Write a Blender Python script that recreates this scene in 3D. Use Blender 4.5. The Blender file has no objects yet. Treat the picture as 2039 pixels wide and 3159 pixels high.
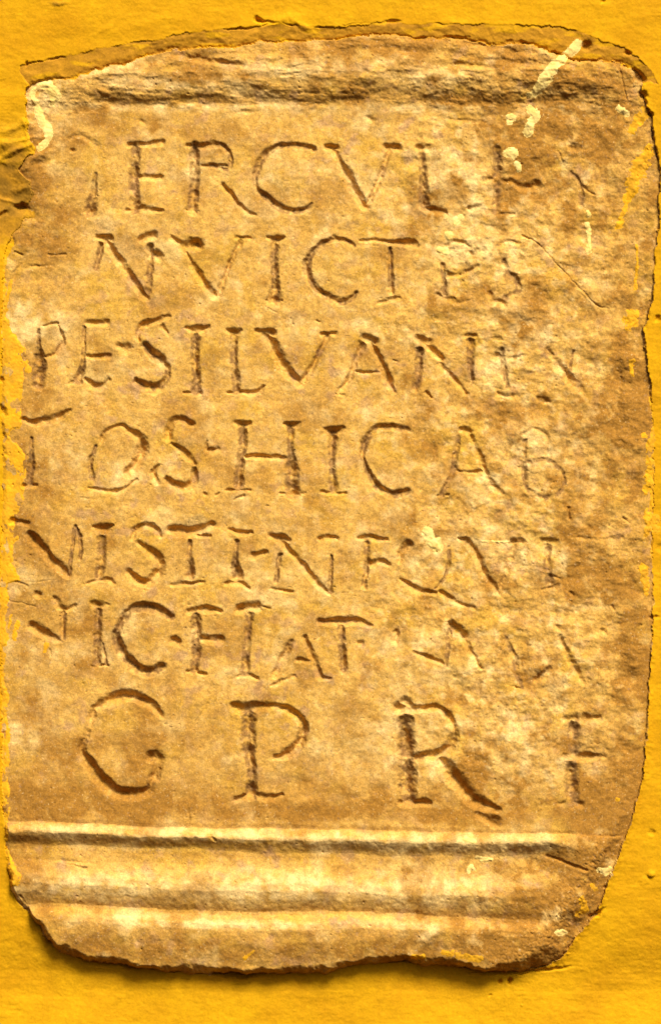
import bpy, math
import numpy as np
from mathutils import Vector

# ------------------------------------------------------------------ camera, sky, sun
PX = 0.0004                      # one survey unit (the relief is measured in units of 0.4 mm)
W0, H0 = 2039.0, 3159.0
def wx(x): return (x - W0/2) * PX
def wz(y): return (H0/2 - y) * PX + 1.6      # the stone sits at about eye height
scene = bpy.context.scene
cam_d = bpy.data.cameras.new("camera"); cam = bpy.data.objects.new("camera", cam_d)
scene.collection.objects.link(cam); scene.camera = cam
DIST = 6.0
cam.location = (0, -DIST, 1.6); cam.rotation_euler = (math.radians(90), 0, 0)
cam_d.sensor_fit = 'VERTICAL'; cam_d.sensor_height = 36.0
cam_d.lens = 36.0 * (DIST - 0.008) / (H0 * PX)
cam_d.clip_start = 0.1; cam_d.clip_end = 1000

SUN_EL, SUN_AZ = math.radians(48), math.radians(22)      # above and a little to the right of the wall's normal
world = bpy.data.worlds.new("World"); scene.world = world; world.use_nodes = True
nt = world.node_tree; bg = nt.nodes["Background"]
sky = nt.nodes.new("ShaderNodeTexSky"); sky.sky_type = 'NISHITA'; sky.sun_disc = False
sky.sun_elevation = SUN_EL; sky.dust_density = 8.0; sky.air_density = 0.35; sky.ozone_density = 0.0
nt.links.new(sky.outputs[0], bg.inputs[0]); bg.inputs[1].default_value = 0.06
sd = Vector((math.sin(SUN_AZ)*math.cos(SUN_EL), -math.cos(SUN_AZ)*math.cos(SUN_EL), math.sin(SUN_EL)))
sky.sun_rotation = math.atan2(sd.x, sd.y)
sun_d = bpy.data.lights.new("sun", 'SUN'); sun_d.energy = 4.4; sun_d.angle = math.radians(19); sun_d.color = (1.0, 0.96, 0.86)
sun = bpy.data.objects.new("sun", sun_d); scene.collection.objects.link(sun)
sun.rotation_euler = sd.to_track_quat('Z', 'Y').to_euler(); sun.location = (1, -3, 5)
vs = scene.view_settings; vs.view_transform = 'Standard'; vs.look = 'None'; vs.gamma = 1; vs.exposure = 0.40
vs.use_curve_mapping = False

# ------------------------------------------------------------------ noise
rng = np.random.RandomState(7)
PERM = rng.permutation(512).astype(np.int32)
PERM2 = np.concatenate([PERM, PERM])
ANG = rng.rand(512) * 2*np.pi
GX = np.cos(ANG).astype(np.float32); GY = np.sin(ANG).astype(np.float32)
def perlin(x, y, seed=0):
    x = x + seed*17.31; y = y + seed*9.77
    xi = np.floor(x); yi = np.floor(y); fx = (x-xi).astype(np.float32); fy = (y-yi).astype(np.float32)
    xi = xi.astype(np.int32) & 511; yi = yi.astype(np.int32) & 511
    x1 = (xi+1) & 511; y1 = (yi+1) & 511
    def g(a, b, dx, dy):
        h = PERM2[PERM2[a] + b]; return GX[h]*dx + GY[h]*dy
    u = fx*fx*fx*(fx*(fx*6-15)+10); v = fy*fy*fy*(fy*(fy*6-15)+10)
    a = g(xi, yi, fx, fy); b = g(x1, yi, fx-1, fy); c = g(xi, y1, fx, fy-1); d = g(x1, y1, fx-1, fy-1)
    t = a + u*(b-a); return (t + v*(c + u*(d-c) - t)) * 1.5
def fbm(x, y, scale, octv=4, seed=0, gain=0.5, ax=1.0, ay=1.0):
    r = 0; amp = 1.0; f = 1.0/scale; tot = 0
    for o in range(octv):
        r = r + amp*perlin(x*f*ax, y*f*ay, seed + o*3 + 1); tot += amp; amp *= gain; f *= 2.03
    return r / tot * 1.4
def sstep(a, b, v):
    t = np.clip((v-a)/(b-a), 0, 1); return t*t*(3-2*t)

# ------------------------------------------------------------------ grid
STEP = 2.45
def axis(lo, hi):
    core = list(np.arange(lo-36, hi+36+STEP, STEP)); s = STEP; a = core[0]; b = core[-1]; L = []; R = []
    while a > lo-2300:
        s *= 1.22; s = min(s, 60); a -= s; b += s; L.append(a); R.append(b)
    return np.array(L[::-1] + core + R, dtype=np.float64)
xs = axis(0, W0); ys = axis(0, H0)
X, Y = np.meshgrid(xs, ys); X = X.astype(np.float32); Y = Y.astype(np.float32)
NY, NX = X.shape
print('grid', NX, NY)
wX = X + fbm(X, Y, 30, 3, 40)*5.0 + fbm(X, Y, 11, 2, 42)*1.8; wY = Y + fbm(X, Y, 30, 3, 50)*5.0 + fbm(X, Y, 11, 2, 52)*1.8      # worn, wandering edges

def curve(pts): 
    a = np.array(pts, dtype=np.float64); return np.interp(X, a[:, 0], a[:, 1]).astype(np.float32)
def vcurve(pts):
    a = np.array(pts, dtype=np.float64); return np.interp(wY, a[:, 0], a[:, 1]).astype(np.float32)

def smooth_poly(pts, closed=True, n=4):
    P = np.array(pts, float); out = []
    N = len(P)
    for i in range(N):
        p0, p1, p2, p3 = P[(i-1) % N], P[i], P[(i+1) % N], P[(i+2) % N]
        for k in range(n):
            t = k/n
            out.append(0.5*((2*p1) + (-p0+p2)*t + (2*p0-5*p1+4*p2-p3)*t*t + (-p0+3*p1-3*p2+p3)*t**3))
    return np.array(out)
CG = 14.0
cx = np.arange(-300, 2400, CG); cy = np.arange(-300, 3520, CG); CX, CY = np.meshgrid(cx, cy)
def sdf(pts, sm=3):
    P = smooth_poly(pts, n=sm) if sm > 1 else np.array(pts, float); N = len(P)
    best = np.full(CX.shape, 1e18); ins = np.zeros(CX.shape, bool)
    for i in range(N):
        ax_, ay_ = P[i]; bx_, by_ = P[(i+1) % N]; dx, dy = bx_-ax_, by_-ay_; l2 = dx*dx+dy*dy+1e-9
        t = np.clip(((CX-ax_)*dx + (CY-ay_)*dy)/l2, 0, 1)
        best = np.minimum(best, (CX-ax_-t*dx)**2 + (CY-ay_-t*dy)**2)
        if abs(dy) > 1e-9:
            c = ((ay_ > CY) != (by_ > CY)) & (CX < dx*(CY-ay_)/dy + ax_); ins ^= c
    s = np.sqrt(best)*np.where(ins, 1, -1)
    u = np.clip((wX-cx[0])/CG, 0, len(cx)-1.001); v = np.clip((wY-cy[0])/CG, 0, len(cy)-1.001)
    i = u.astype(int); j = v.astype(int); fu = u-i; fv = v-j
    return ((s[j, i]*(1-fu)+s[j, i+1]*fu)*(1-fv) + (s[j+1, i]*(1-fu)+s[j+1, i+1]*fu)*fv).astype(np.float32)

# ------------------------------------------------------------------ outlines, surveyed in units
RIGHT = [(1979,252),(1984,300),(2006,358),(2018,440),(2032,510),(2034,570),(2028,624),(2028,705),(2017,792),(2015,872),(2006,940),(1984,1020),
         (1996,1120),(2012,1275),(2016,1450),(2012,1600),(2010,1755),(2014,1876),(2010,1983),(1999,2104),(1996,2238),(1984,2372),
         (1954,2507),(1923,2600),(1873,2728),(1840,2815),(1779,2889),(1739,2952)]
BOTTOM = [(1668,2990),(1570,3000),(1483,2999),(1383,2985),(1251,2972),(1098,2976),(1019,2999),(828,3009),(695,3012),(530,3002),(397,2984),(298,2974),(212,2949),(152,2916),(119,2856),(73,2803),(40,2757)]
LEFT = [(24,2680),(10,2500),(6,2200),(0,1900),(4,1700),(10,1500),(6,1300),(6,1100),(10,900),(20,760),(60,700),(96,640),(92,540),(84,430),(84,330),(88,262)]
TOPIN = [(192,248),(265,228),(344,205),(411,192),(464,169),(550,159),(700,148),(800,132),(1019,124),(1150,112),(1271,119),(1416,116),(1509,140),(1582,128),(1668,149),(1734,172),(1787,189),(1847,185),(1946,209)]
TOPOUT = [(60,215),(83,199),(179,179),(265,159),(397,136),(490,122),(596,99),(700,90),(781,84),(900,76),(1019,89),(1185,68),(1284,74),(1483,74),(1681,81),(1761,93),(1847,122),(1946,162),(1999,212),(2028,262)]
S = sdf(TOPIN + RIGHT + BOTTOM + LEFT, 2) + fbm(X, Y, 40, 3, 61)*4 + fbm(X, Y, 120, 3, 65)*8*sstep(2700, 2900, Y) + fbm(X, Y, 55, 4, 63, ax=.7, ay=1.6)*10*sstep(330, 230, Y) + fbm(X, Y, 95, 2, 64)*( 34*sstep(280, 340, Y)*sstep(860, 740, Y)*sstep(300, 150, X))
C = sdf(TOPOUT + RIGHT + BOTTOM + LEFT, 2) + fbm(X, Y, 60, 2, 62)*3

# ------------------------------------------------------------------ wall relief
Fp = 18.0
Wl = vcurve([(0,34),(300,30),(700,16),(900,19),(2400,19),(2650,8),(2800,-6),(2900,-14),(3000,-28),(3060,-32),(3160,-30),(3500,-10)])
Wr = vcurve([(0,34),(300,32),(1050,24),(1300,22),(1700,18),(2100,6),(2500,-4),(2800,-18),(2920,-32),(3010,-46),(3060,-50),(3160,-46),(3500,-20)])
Wt = np.clip(X/W0, 0, 1); WALL = Wl*(1-Wt) + Wr*Wt
WALL = WALL + fbm(X, Y, 420, 2, 1)*7 + fbm(X, Y, 110, 4, 5, ay=1.6)*2.4 + fbm(X, Y, 20, 3, 9, ay=1.3)*0.42 + fbm(X, Y, 7, 2, 19)*0.35
tr = fbm(X, Y, 90, 3, 12, ax=0.55, ay=3.0)      # trowel drags
WALL += 1.0*sstep(0.0, 0.4, tr)*np.clip(fbm(X, Y, 260, 2, 13)+0.25, 0, 1)
# grains standing out of the coat
gr = perlin(X/16, Y/16, 77); WALL += 1.6*sstep(0.7, 0.95, gr)*sstep(0.1, 0.4, fbm(X, Y, 200, 2, 14))
WALL += np.where(X > 1500, 1.2*sstep(0.72, 0.95, gr)*sstep(2400, 2700, Y), 0)

# ------------------------------------------------------------------ stone relief
g0 = curve([(0,2535),(40,2537),(265,2544),(530,2557),(828,2558),(1019,2563),(1284,2570),(1708,2575),(2039,2590)])
c1 = curve([(0,2598),(132,2603),(331,2614),(563,2619),(762,2628),(993,2630),(1185,2643),(1383,2641),(1483,2648),(1681,2636),(1747,2660),(1800,2684),(2039,2720)])
c2 = curve([(0,2785),(86,2790),(232,2790),(397,2802),(596,2810),(828,2817),(993,2811),(1151,2817),(1284,2823),(1416,2830),(1515,2836),(2039,2850)])
c3 = curve([(0,2960),(300,2965),(700,3005),(1019,2995),(1300,2975),(1600,2995),(2039,2990)])
mY = Y + fbm(X, Y, 130, 3, 54)*6 + fbm(X, Y, 24, 2, 55)*2.2
t = np.where(mY < g0, (mY-g0)/80, np.where(mY < c1, (mY-g0)/(c1-g0), np.where(mY < c2, 1+(mY-c1)/(c2-c1), 2+(mY-c2)/(c3-c2))))
BASE = np.interp(t, [-1.0,-.2,-.04,.06,.20,.32,.42,.56,.74,.88,1.0,1.1,1.25,1.4,1.53,1.64,1.77,1.9,1.99,2.05,2.12,2.2,2.3,2.5,2.7,2.9,3.2],
                    [0,   1,  -2,  6,  16, 21, 21, 15, 5,  -2, -6, -6, -3,  7,  17,  19,  13,  3, -6,  -4,  7,   18, 22, 20, 14, 7,  2]).astype(np.float32)
fade = sstep(1860, 1640, X + (Y-2600)*0.35 + fbm(X, Y, 80, 3, 33)*40)      # mouldings broken away at the right corner
BASE = BASE*(0.35+0.65*fade) + (1-fade)*np.where(t > 0, 6, 0)
# cornice
k0 = curve([(0,345),(150,338),(232,331),(397,312),(530,310),(993,308),(1100,300),(1218,298),(1416,304),(1582,308),(1681,300),(1847,314),(2039,330)])
ct = Y + fbm(X, Y, 110, 3, 56)*9 + fbm(X, Y, 26, 3, 57)*4 - k0
endf = sstep(150, 330, X)*sstep(1960, 1800, X)*0.8 + 0.2
CORN = np.interp(ct, [-230,-170,-120,-85,-62,-42,-22,-4,10,24,60],
                     [10,   19, 28, 33, 31, 27, 18, 6, 0, 1, 0]).astype(np.float32)*endf
inC = sstep(40, 10, ct)
rough = 0.55 + 0.75*sstep(1150, 1500, X + fbm(X, Y, 250, 2, 30)*160)*sstep(2560, 2300, Y) + 0.5*inC + 0.5*sstep(2560, 2600, Y)*sstep(1300, 1750, X) + 0.15*sstep(2750, 2850, Y)
rough = rough + 0.5*sstep(260, 90, X)*sstep(1100, 700, Y)
lump = fbm(X, Y, 95, 4, 21); lump2 = fbm(X, Y, 46, 3, 24, ay=1.5); fine = fbm(X, Y, 17, 3, 27); peck = fbm(X, Y, 8, 2, 29)
flake = fbm(X + lump*30, Y, 75, 4, 36, ax=0.8, ay=1.4)
und = fbm(X, Y, 78, 3, 37); ero = sstep(1050, 1450, X + fbm(X, Y, 250, 2, 30)*160)*sstep(2560, 2300, Y)
ST = Fp + ero*(und*5.0 + 1.8*sstep(.0, .6, fbm(X, Y, 70, 2, 38)) - 1.0*sstep(.1, .55, fbm(X, Y, 42, 2, 39))) + fbm(X, Y, 500, 2, 20)*5 + lump*4.2*(0.5+0.6*rough) + lump2*1.5*np.minimum(rough, 1.1) + fine*0.7*(0.35+np.minimum(rough, 1.1)) + peck*0.42*(0.4+rough)
ST += 5.0*(sstep(-0.1, 0.25, flake)-0.5)*np.clip(rough-0.75, 0, 1)*0.45
bed = fbm(X, Y, 80, 4, 44, ax=0.7, ay=2.1)                                   # bedded, flaking stone in the cornice
ST += inC*(4.5*sstep(-0.2, 0.35, bed) + 1.6*(sstep(0.2, 0.34, bed)) + 3*fbm(X, Y, 120, 3, 45))*0.62
pit = perlin(X/9, Y/9, 90); ST -= 3.6*sstep(0.6, 0.85, pit)*sstep(0.05, 0.4, fbm(X, Y, 150, 2, 91)+0.2*rough)
# open vesicles of the weathered lower right corner
ves = sstep(1890, 1700, X+(Y-2820)*0.9)*1.0
vesm = sstep(1690, 1790, X+(Y-2750)*0.85 + fbm(X, Y, 60, 3, 95)*60)*sstep(2560, 2660, Y+(X-1750)*0.5)
ST -= vesm*(2.6*sstep(0.1, 0.5, perlin(X/11, Y/11, 93)) - 1.6*sstep(0.2, 0.5, perlin(X/13, Y/13, 94)))
ST = ST + BASE*0.92 + CORN*0.78

# hand placed hollows and swellings: x, y, rx, ry, angle, height
def blob(x, y, rx, ry, ang=0, p=1.0):
    ca, sa = math.cos(math.radians(ang)), math.sin(math.radians(ang)); R = max(rx, ry)*2.2
    i0, i1 = np.searchsorted(xs, [x-R, x+R]); j0, j1 = np.searchsorted(ys, [y-R, y+R])
    sl = (slice(j0, j1), slice(i0, i1)); dx = wX[sl]-x; dy = wY[sl]-y
    u = (dx*ca+dy*sa)/rx; v = (-dx*sa+dy*ca)/ry
    return sl, np.exp(-(u*u+v*v)**p)
for (x, y, rx, ry, a, h) in [
    (1840,300,60,22,10,-5),(1700,560,120,60,0,-4),(1800,1120,110,40,25,-7),(1610,1110,90,30,-35,5),(1690,1260,110,35,0,-5),(1770,1290,26,60,20,6),
    (1600,1330,50,18,-30,5),(1460,780,90,22,0,4),(1560,720,120,30,0,-4),(1460,600,40,70,0,4),(1380,560,60,60,0,5),(1550,1000,16,60,10,5),
    (1600,950,50,30,0,5),(1900,1180,20,60,0,-9),(1935,1260,22,70,5,7),(1850,1480,90,60,0,-5),(1780,1400,60,40,0,-4),(1800,1780,110,40,-10,-5),
    (1560,1890,60,30,0,-5),(1750,1885,70,16,-10,-4),(1950,2090,40,24,0,-12),(1900,1960,60,40,0,-4),(1700,2040,80,26,-25,4),(1660,2090,50,14,-35,-6),
    (1480,2050,60,20,-30,4),(1250,2040,90,22,-25,5),(1140,1870,36,20,0,-5),(905,1893,34,20,0,-4),(1235,1960,16,30,0,-4),(700,1620,120,20,0,-3),
    (560,1630,80,16,-15,-4),(200,1560,90,36,-20,3),(330,1240,22,40,-20,-4),(480,1330,14,50,35,-3),(560,1350,30,20,0,3),(1100,430,120,60,0,-3),
    (1240,470,80,40,0,3),(330,680,60,40,0,3),(170,1000,70,30,-20,7),(90,960,20,40,0,4),(160,860,100,18,0,-3),(250,940,70,14,-10,3),
    (1050,2330,60,40,0,-4),(980,2300,60,30,0,4),(1150,2440,90,12,-20,-3),(1500,2420,40,50,0,-3),(1620,2300,60,40,0,3),(900,2420,60,30,0,-6),(940,2480,50,20,0,4),
    (1340,2880,70,16,-42,7),(1290,2920,80,26,0,-6),(980,2745,100,30,-20,5),(1060,2735,70,26,0,-5),(520,2900,110,30,0,-3),(430,2900,14,60,0,-4),
    (1560,2900,90,40,0,-8),(1690,2760,80,60,-30,-9),(1650,2660,60,26,20,-7),(240,2660,60,5,5,-4),(265,2668,16,9,0,4),
    (680,2700,140,20,0,3),(1420,2760,70,20,0,4),(860,2310,40,14,-20,3),(1660,1650,14,8,0,-3),(200,300,60,20,-20,-4),(330,310,50,16,10,-9),(330,290,30,8,25,6),
    (620,183,80,9,8,-13),(700,195,60,10,10,-8),(1290,118,50,7,0,-12),(1420,117,40,8,0,-14),(1480,140,70,7,8,-9),(1440,205,90,9,3,-8),(1400,240,90,14,0,6),
    (500,180,60,14,-20,-6),(650,170,40,10,0,-6),(900,200,60,40,0,5),(1250,160,160,14,3,-6),(1560,165,60,22,0,-6),(1620,195,120,10,3,-7),(1140,240,60,20,-20,5),
    (440,375,12,6,30,-7),(1138,364,16,9,20,-9),(1430,372,50,6,5,-6),(760,345,30,5,0,-4),
    (110,820,34,5,-5,-5),(1700,170,80,8,20,5)]:
    sl, b = blob(x, y, rx, ry, a); ST[sl] += h*b

# ------------------------------------------------------------------ the inscription
CR = dict(c3=(0,400,.45455), c4=(650,400,.45455), c5=(1339,400,.45455), c6=(0,900,.45455), c7=(650,900,.45455), c8=(1339,900,.45455),
          d1=(0,1250,.45455), d2=(650,1250,.45455), d3=(1339,1250,.45455), e1=(0,1580,.45455), e2=(650,1580,.45455), e3=(1339,1580,.45455),
          f1=(0,2080,.66234), f2=(1019,2080,.66234), z1=(0,0,.66234), z2=(1019,0,.66234), g1=(0,2459,.66234), g2=(1019,2459,.66234))
# letter, strength, [(frame, [(x, y, half width), ...]), ...]; a point without width keeps the last one
LET = [
 ('I', .8, [('c3', [(650,300,10),(635,430,20),(615,550,34)])]),
 ('E', 1., [('c3', [(925,110,24),(912,320,26),(915,540,26)]), ('c3', [(880,104,16),(1000,100),(1104,86)]), ('c3', [(945,322,16),(1095,322)]), ('c3', [(860,548,12),(960,538,18),(1010,545),(1100,548,12)])]),
 ('R', 1., [('c3', [(1325,110,24),(1322,300),(1310,545,26)]), ('c3', [(1270,108,14),(1380,112,20),(1460,98,16)]), ('c4', [(0,100,14),(80,110),(120,150),(132,210),(112,268,12),(0,238,14)]), ('c3',[(1540,245,12),(1370,250,12)]), ('c4', [(80,375,14),(130,430,16),(200,520,13),(260,570),(305,577,8)]), ('c3', [(1270,548,10),(1345,548,10)])]),
 ('C', 1., [('c4', [(700,128,16),(600,108,15),(500,107),(410,135,17),(350,190,20),(320,260),(302,330,15),(310,400,12),(370,450,18),(470,530,20),(560,553,16),(640,543,14),(690,500,8)])]),
 ('V', 1., [('c4', [(790,120,18),(850,122)]), ('c4', [(835,135,18),(880,230),(920,300,28),(980,420,24),(1045,520)]), ('c4', [(1045,520,16),(1110,420),(1170,260,16),(1215,130,18)]), ('c4', [(1190,120,20),(1270,122)])]),
 ('L', 1., [('c4', [(1430,130,18),(1438,300,20),(1445,500,30)]), ('c4', [(1412,125,20),(1468,125)]), ('c5', [(-60,530,18),(20,552,16),(80,565,12)]), ('c5', [(240,540,14),(300,522)])]),
 ('I', .95, [('c5', [(425,130,20),(428,300,24),(418,560,20)]), ('c5', [(330,342,16),(430,340),(520,350,14),(600,388,22),(690,380,28)]), ('c5', [(400,570,8),(545,570,8)])]),
 ('Y', .8, [('c5', [(930,290,10),(990,370,12),(1000,500,20)]), ('c5', [(935,125,22),(990,125)]), ('c5', [(1000,380,8),(1080,440,8)]), ('c5', [(840,150,8),(870,220,8)])]),

 ('N', 1., [('c3', [(660,730,14),(750,742,20)]), ('c3', [(690,780,18),(655,940,14)]), ('c3', [(720,745,20),(790,860,24),(860,960,22),(920,1050),(985,1130,26)]), ('c3', [(1020,790,18),(1025,900),(1005,1100,20)]), ('c3', [(960,742,20),(1040,715,24)]), ('c3', [(1060,850,26),(1070,860,26)])]),
 ('V', 1., [('c3', [(1170,735,14),(1240,790,18),(1275,850,12),(1330,950,20),(1390,1050,22),(1465,1130)]), ('c3', [(1245,790,28),(1340,780,32)]), ('c4', [(50,1125,18),(100,990,16),(150,870,14),(205,750,16)]), ('c4', [(175,737,12),(270,735,10)])]),
 ('I', 1., [('c4', [(390,733,12),(440,748,22),(490,735,12)]), ('c4', [(435,760,22),(430,900,20),(440,1050,24),(430,1150,34)]), ('c4', [(380,1160,10),(480,1160)])]),
 ('C', 1., [('c4', [(970,790,10),(920,758,12),(850,743,16),(780,760),(710,810),(665,870,18),(648,940,22),(670,1010,20),(720,1080,16),(790,1130,18),(870,1165),(940,1155,16),(985,1110,12)]), ('c4', [(830,722,10),(880,745,10)])]),
 ('T', 1., [('c4', [(1010,755,8),(1120,750,12),(1200,765),(1300,765,20),(1360,770,22),(1405,790,12)]), ('c4', [(1215,810,12),(1220,950,16),(1222,1100)]), ('c4', [(1130,1180,8),(1210,1160,14),(1270,1140,14)])]),
 ('E', .75, [('c5', [(80,790,14),(130,760,12),(190,768),(245,800,10)]), ('c5', [(60,920,14),(65,1000),(75,1120,20)]), ('c5', [(95,985,18),(180,985,12),(290,930,16)]), ('c5', [(30,1120,14),(100,1150,18),(160,1172,16),(250,1155,10)]), ('c5', [(260,850,28),(330,820,20)])]),
 ('S', .8, [('c5', [(575,775,12),(500,760,16),(440,790),(410,830,14)]), ('c5', [(470,890,12),(500,960,16),(550,1010,18),(572,1080),(540,1120,18),(480,1140)]), ('c5', [(380,1110,16),(400,1160,22),(470,1180)])]),

 ('P', 1., [('c6', [(268,260,8),(265,380,14),(268,450,28),(270,520,32),(262,630,28)]), ('c6', [(300,230,8),(395,215,10)]), ('c6', [(395,230,8),(430,330,12),(380,420),(300,440,8)])]),
 ('E', .9, [('c6', [(575,240,12),(573,400,12),(560,520,18),(530,600,26)]), ('c6', [(590,212,16),(730,210,18)]), ('c6', [(600,440,10),(740,440,16)]), ('c6', [(590,600,14),(640,640,20),(700,642,20),(735,600,12)]), ('c6', [(470,625,10),(540,600,18)])]),
 ('.', .8, [('c6', [(810,370,18),(860,385,30)])]),
 ('S', 1., [('c6', [(1135,285,10),(1105,235,16)]), ('c6', [(1150,165,10),(1075,195,16),(1010,210,18),(960,240,20),(935,290,16),(945,335,10)]), ('c6', [(985,365,20),(1040,420,24),(1100,470),(1140,530,14),(1125,600,18),(1060,655,26),(990,640,24),(930,610,20)])]),
 ('I', 1., [('c6', [(1265,243,10),(1345,262,26),(1415,243,12)]), ('c6', [(1330,290,22),(1323,450,20),(1335,600,22),(1325,670,26)]), ('c6', [(1250,685,10),(1355,685,14)])]),
 ('L', 1., [('c7', [(115,263,12),(165,275,20),(205,265,12)]), ('c7', [(160,290,20),(155,450),(170,600),(175,670)]), ('c7', [(120,685,10),(230,680,15),(310,682,16),(360,640,10)])]),
 ('V', 1., [('c7', [(310,268,14),(420,280,22)]), ('c7', [(370,290,22),(430,370,28),(480,480,26),(540,560),(612,625,22)]), ('c7', [(612,620,20),(660,560),(710,470,17),(760,370,15),(790,300,18)]), ('c7', [(755,290,14),(845,285,14)])]),
 ('A', 1., [('c7', [(1040,308,20),(1115,335,22)]), ('c7', [(1025,360,22),(980,480,18),(940,590),(875,675,14)]), ('c7', [(1085,340,16),(1150,470,20),(1200,590,24),(1240,680,14)]), ('c7', [(970,542,10),(1145,550,9)]), ('c7', [(850,693,8),(900,700,8)])]),
 ('N', 1., [('c7', [(1405,315,18),(1475,345,22)]), ('c7', [(1418,400,20),(1405,550,20),(1385,660,18)]), ('c7', [(1440,340,18),(1540,430,20),(1565,460,18)]), ('c8', [(40,490,16),(120,575,14),(215,685,14)]), ('c8', [(245,330,20),(245,500,16),(250,620,14)]), ('c8', [(215,298,14),(275,298,14)]), ('c7', [(1460,680,10),(1500,718,8)])]),
 ('I', .7, [('c8', [(460,400,16),(480,550,14),(500,650,12)]), ('c8', [(420,440,24),(455,445,24)]), ('c8', [(430,693,12),(530,716,12)]), ('c8', [(390,320,12),(450,320,12)]), ('c8', [(510,455,14),(600,440,14)])]),
 ('X', .9, [('c8', [(770,390,14),(820,480,22),(880,540,24),(930,610,26),(1000,665,20)]), ('c8', [(710,730,18),(770,740,18)]), ('c8', [(920,530,10),(940,400,8)])]),

 ('T', .95, [('d1', [(160,95,14),(210,118,16),(280,112,20),(380,90,22),(475,38,12)]), ('d1', [(215,230,10),(215,400,18),(200,540,16)]), ('d1', [(170,545,14),(245,545,12)])]),
 ('O', .95, [('d1', [(695,240,16),(720,185,16),(770,150,10),(830,138,10),(890,180,20),(950,230,28),(970,290,32),(945,350,28),(920,420,28),(870,462,24)]), ('d1', [(600,558,6),(700,578,12),(780,586,16),(850,566,12),(930,500,8)]), ('d1', [(650,280,10),(612,400,16),(630,500,14)])]),
 ('S', 1., [('d1', [(1305,130,18),(1230,95,20),(1180,110),(1150,160,24),(1140,220,22)]), ('d1', [(1170,262,10),(1240,310,20),(1290,360),(1322,400,14)]), ('d1', [(1320,440,18),(1310,530,22),(1240,560,24),(1190,540,24),(1130,505,18)]), ('d1', [(1075,410,10),(1040,460,18),(1070,530,14)])]),
 ('.', .7, [('d1', [(1405,250,10),(1405,300,16),(1450,305,18),(1485,300,12)])]),
 ('H', 1., [('d2', [(170,123,12),(215,135,22),(268,123,12)]), ('d2', [(215,150,22),(218,250,24),(200,400,20),(190,540,26)]), ('d2', [(500,128,10),(548,138,20),(595,128,12)]), ('d2', [(545,150,20),(540,280,16),(548,350,22),(550,480,34),(555,590,36)]), ('d2', [(240,352,14),(330,348,18),(390,352,14),(530,364,14)]), ('d2', [(110,575,8),(265,580,10)]), ('d2', [(470,602,8),(640,598,8)])]),
 ('I', 1., [('d2', [(772,165,10),(830,182,26),(892,155,14)]), ('d2', [(825,200,24),(820,350,20),(830,500),(835,570,24)]), ('d2', [(750,590,10),(915,602,10)])]),
 ('C', 1., [('d2', [(1335,168,16),(1220,146,18),(1140,155,20),(1080,200,20),(1040,260,20),(1032,340,14),(1060,430,14),(1110,520,20),(1170,580,22),(1240,607,22),(1335,583,18)])]),
 ('A', .95, [('d3', [(180,165,16),(235,175,18)]), ('d3', [(165,220,14),(145,330,16),(120,460),(50,612,16)]), ('d3', [(240,205,14),(300,330,18),(350,460,16),(410,560,20),(465,605,12)]), ('d3', [(140,440,12),(210,458,9),(320,450,12)]), ('d3', [(20,614,8),(95,610,8)])]),
 ('B', .7, [('d3', [(615,240,12),(608,330,14),(612,450,16),(620,560,14)]), ('d3', [(640,578,14),(720,625,18),(830,605,12),(885,520,10),(850,430,12),(760,370,12),(640,385,14)]), ('d3', [(610,190,14),(680,162,12),(765,205,14),(760,300,10)])]),

 ('N', 1., [('e1', [(90,60,18),(190,75,14)]), ('e1', [(200,150,20),(270,220,28),(340,310,24),(400,370,26),(462,425,20)]), ('e1', [(472,415,14),(485,300,10),(500,200,10),(512,100,12)]), ('e1', [(515,100,10),(550,200,12),(545,315,12)])]),
 ('I', 1., [('e1', [(640,98,12),(705,115,30),(765,96,10)]), ('e1', [(692,170,22),(692,320,22),(670,440,20)]), ('e1', [(600,485,10),(670,460,12),(740,460,12),(775,488,10)])]),
 ('S', 1., [('e1', [(1090,165,14),(1050,108,18),(980,92,18),(920,125,18),(900,180,14)]), ('e1', [(945,208,16),(1010,260,24),(1070,310,28),(1090,380,24),(1050,440,28),(1000,482,24),(930,460,24),(875,405,16)])]),
 ('T', 1., [('e1', [(1155,120,20),(1230,130,28),(1320,128,24),(1440,88,20)]), ('e1', [(1300,155,14),(1425,160,10)]), ('e1', [(1290,200,12),(1290,350,20),(1290,425,26)]), ('e1', [(1165,492,10),(1270,490,14),(1385,475,10)])]),
 ('I', 1., [('e2', [(125,120,10),(195,138,18),(272,140,12)]), ('e2', [(175,200,14),(168,330,18),(178,440,30)]), ('e2', [(105,485,12),(190,480,18),(262,518,10)])]),
 ('.', .9, [('e2', [(290,298,20),(375,272,14)])]),
 ('N', 1., [('e2', [(400,163,14),(470,175,24),(530,190,12)]), ('e2', [(470,180,20),(540,270,16),(640,380,18),(720,480,18),(800,550,14)]), ('e2', [(470,290,12),(455,380,14),(445,470,14)]), ('e2', [(818,300,10),(818,400,10),(808,540,16)]), ('e2', [(740,184,14),(790,172,18),(855,180,12)]), ('e2', [(410,520,9),(555,542,8)])]),
 ('F', .95, [('e2', [(1000,178,12),(1060,172,18),(1190,190,12)]), ('e2', [(1055,200,16),(1060,340),(1040,510,14)]), ('e2', [(1080,350,20),(1150,335,18),(1205,352,12)])]),
 ('Q', .9, [('e2', [(1345,218,22),(1295,260,18),(1280,340,14)]), ('e2', [(1285,455,8),(1340,488,16),(1400,530,18),(1515,552,14)]), ('e3', [(100,230,10),(98,340,12),(70,450,10),(10,520,8)]), ('e3', [(40,545,14),(110,585,16),(170,625,12),(275,652,12)])]),
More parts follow.
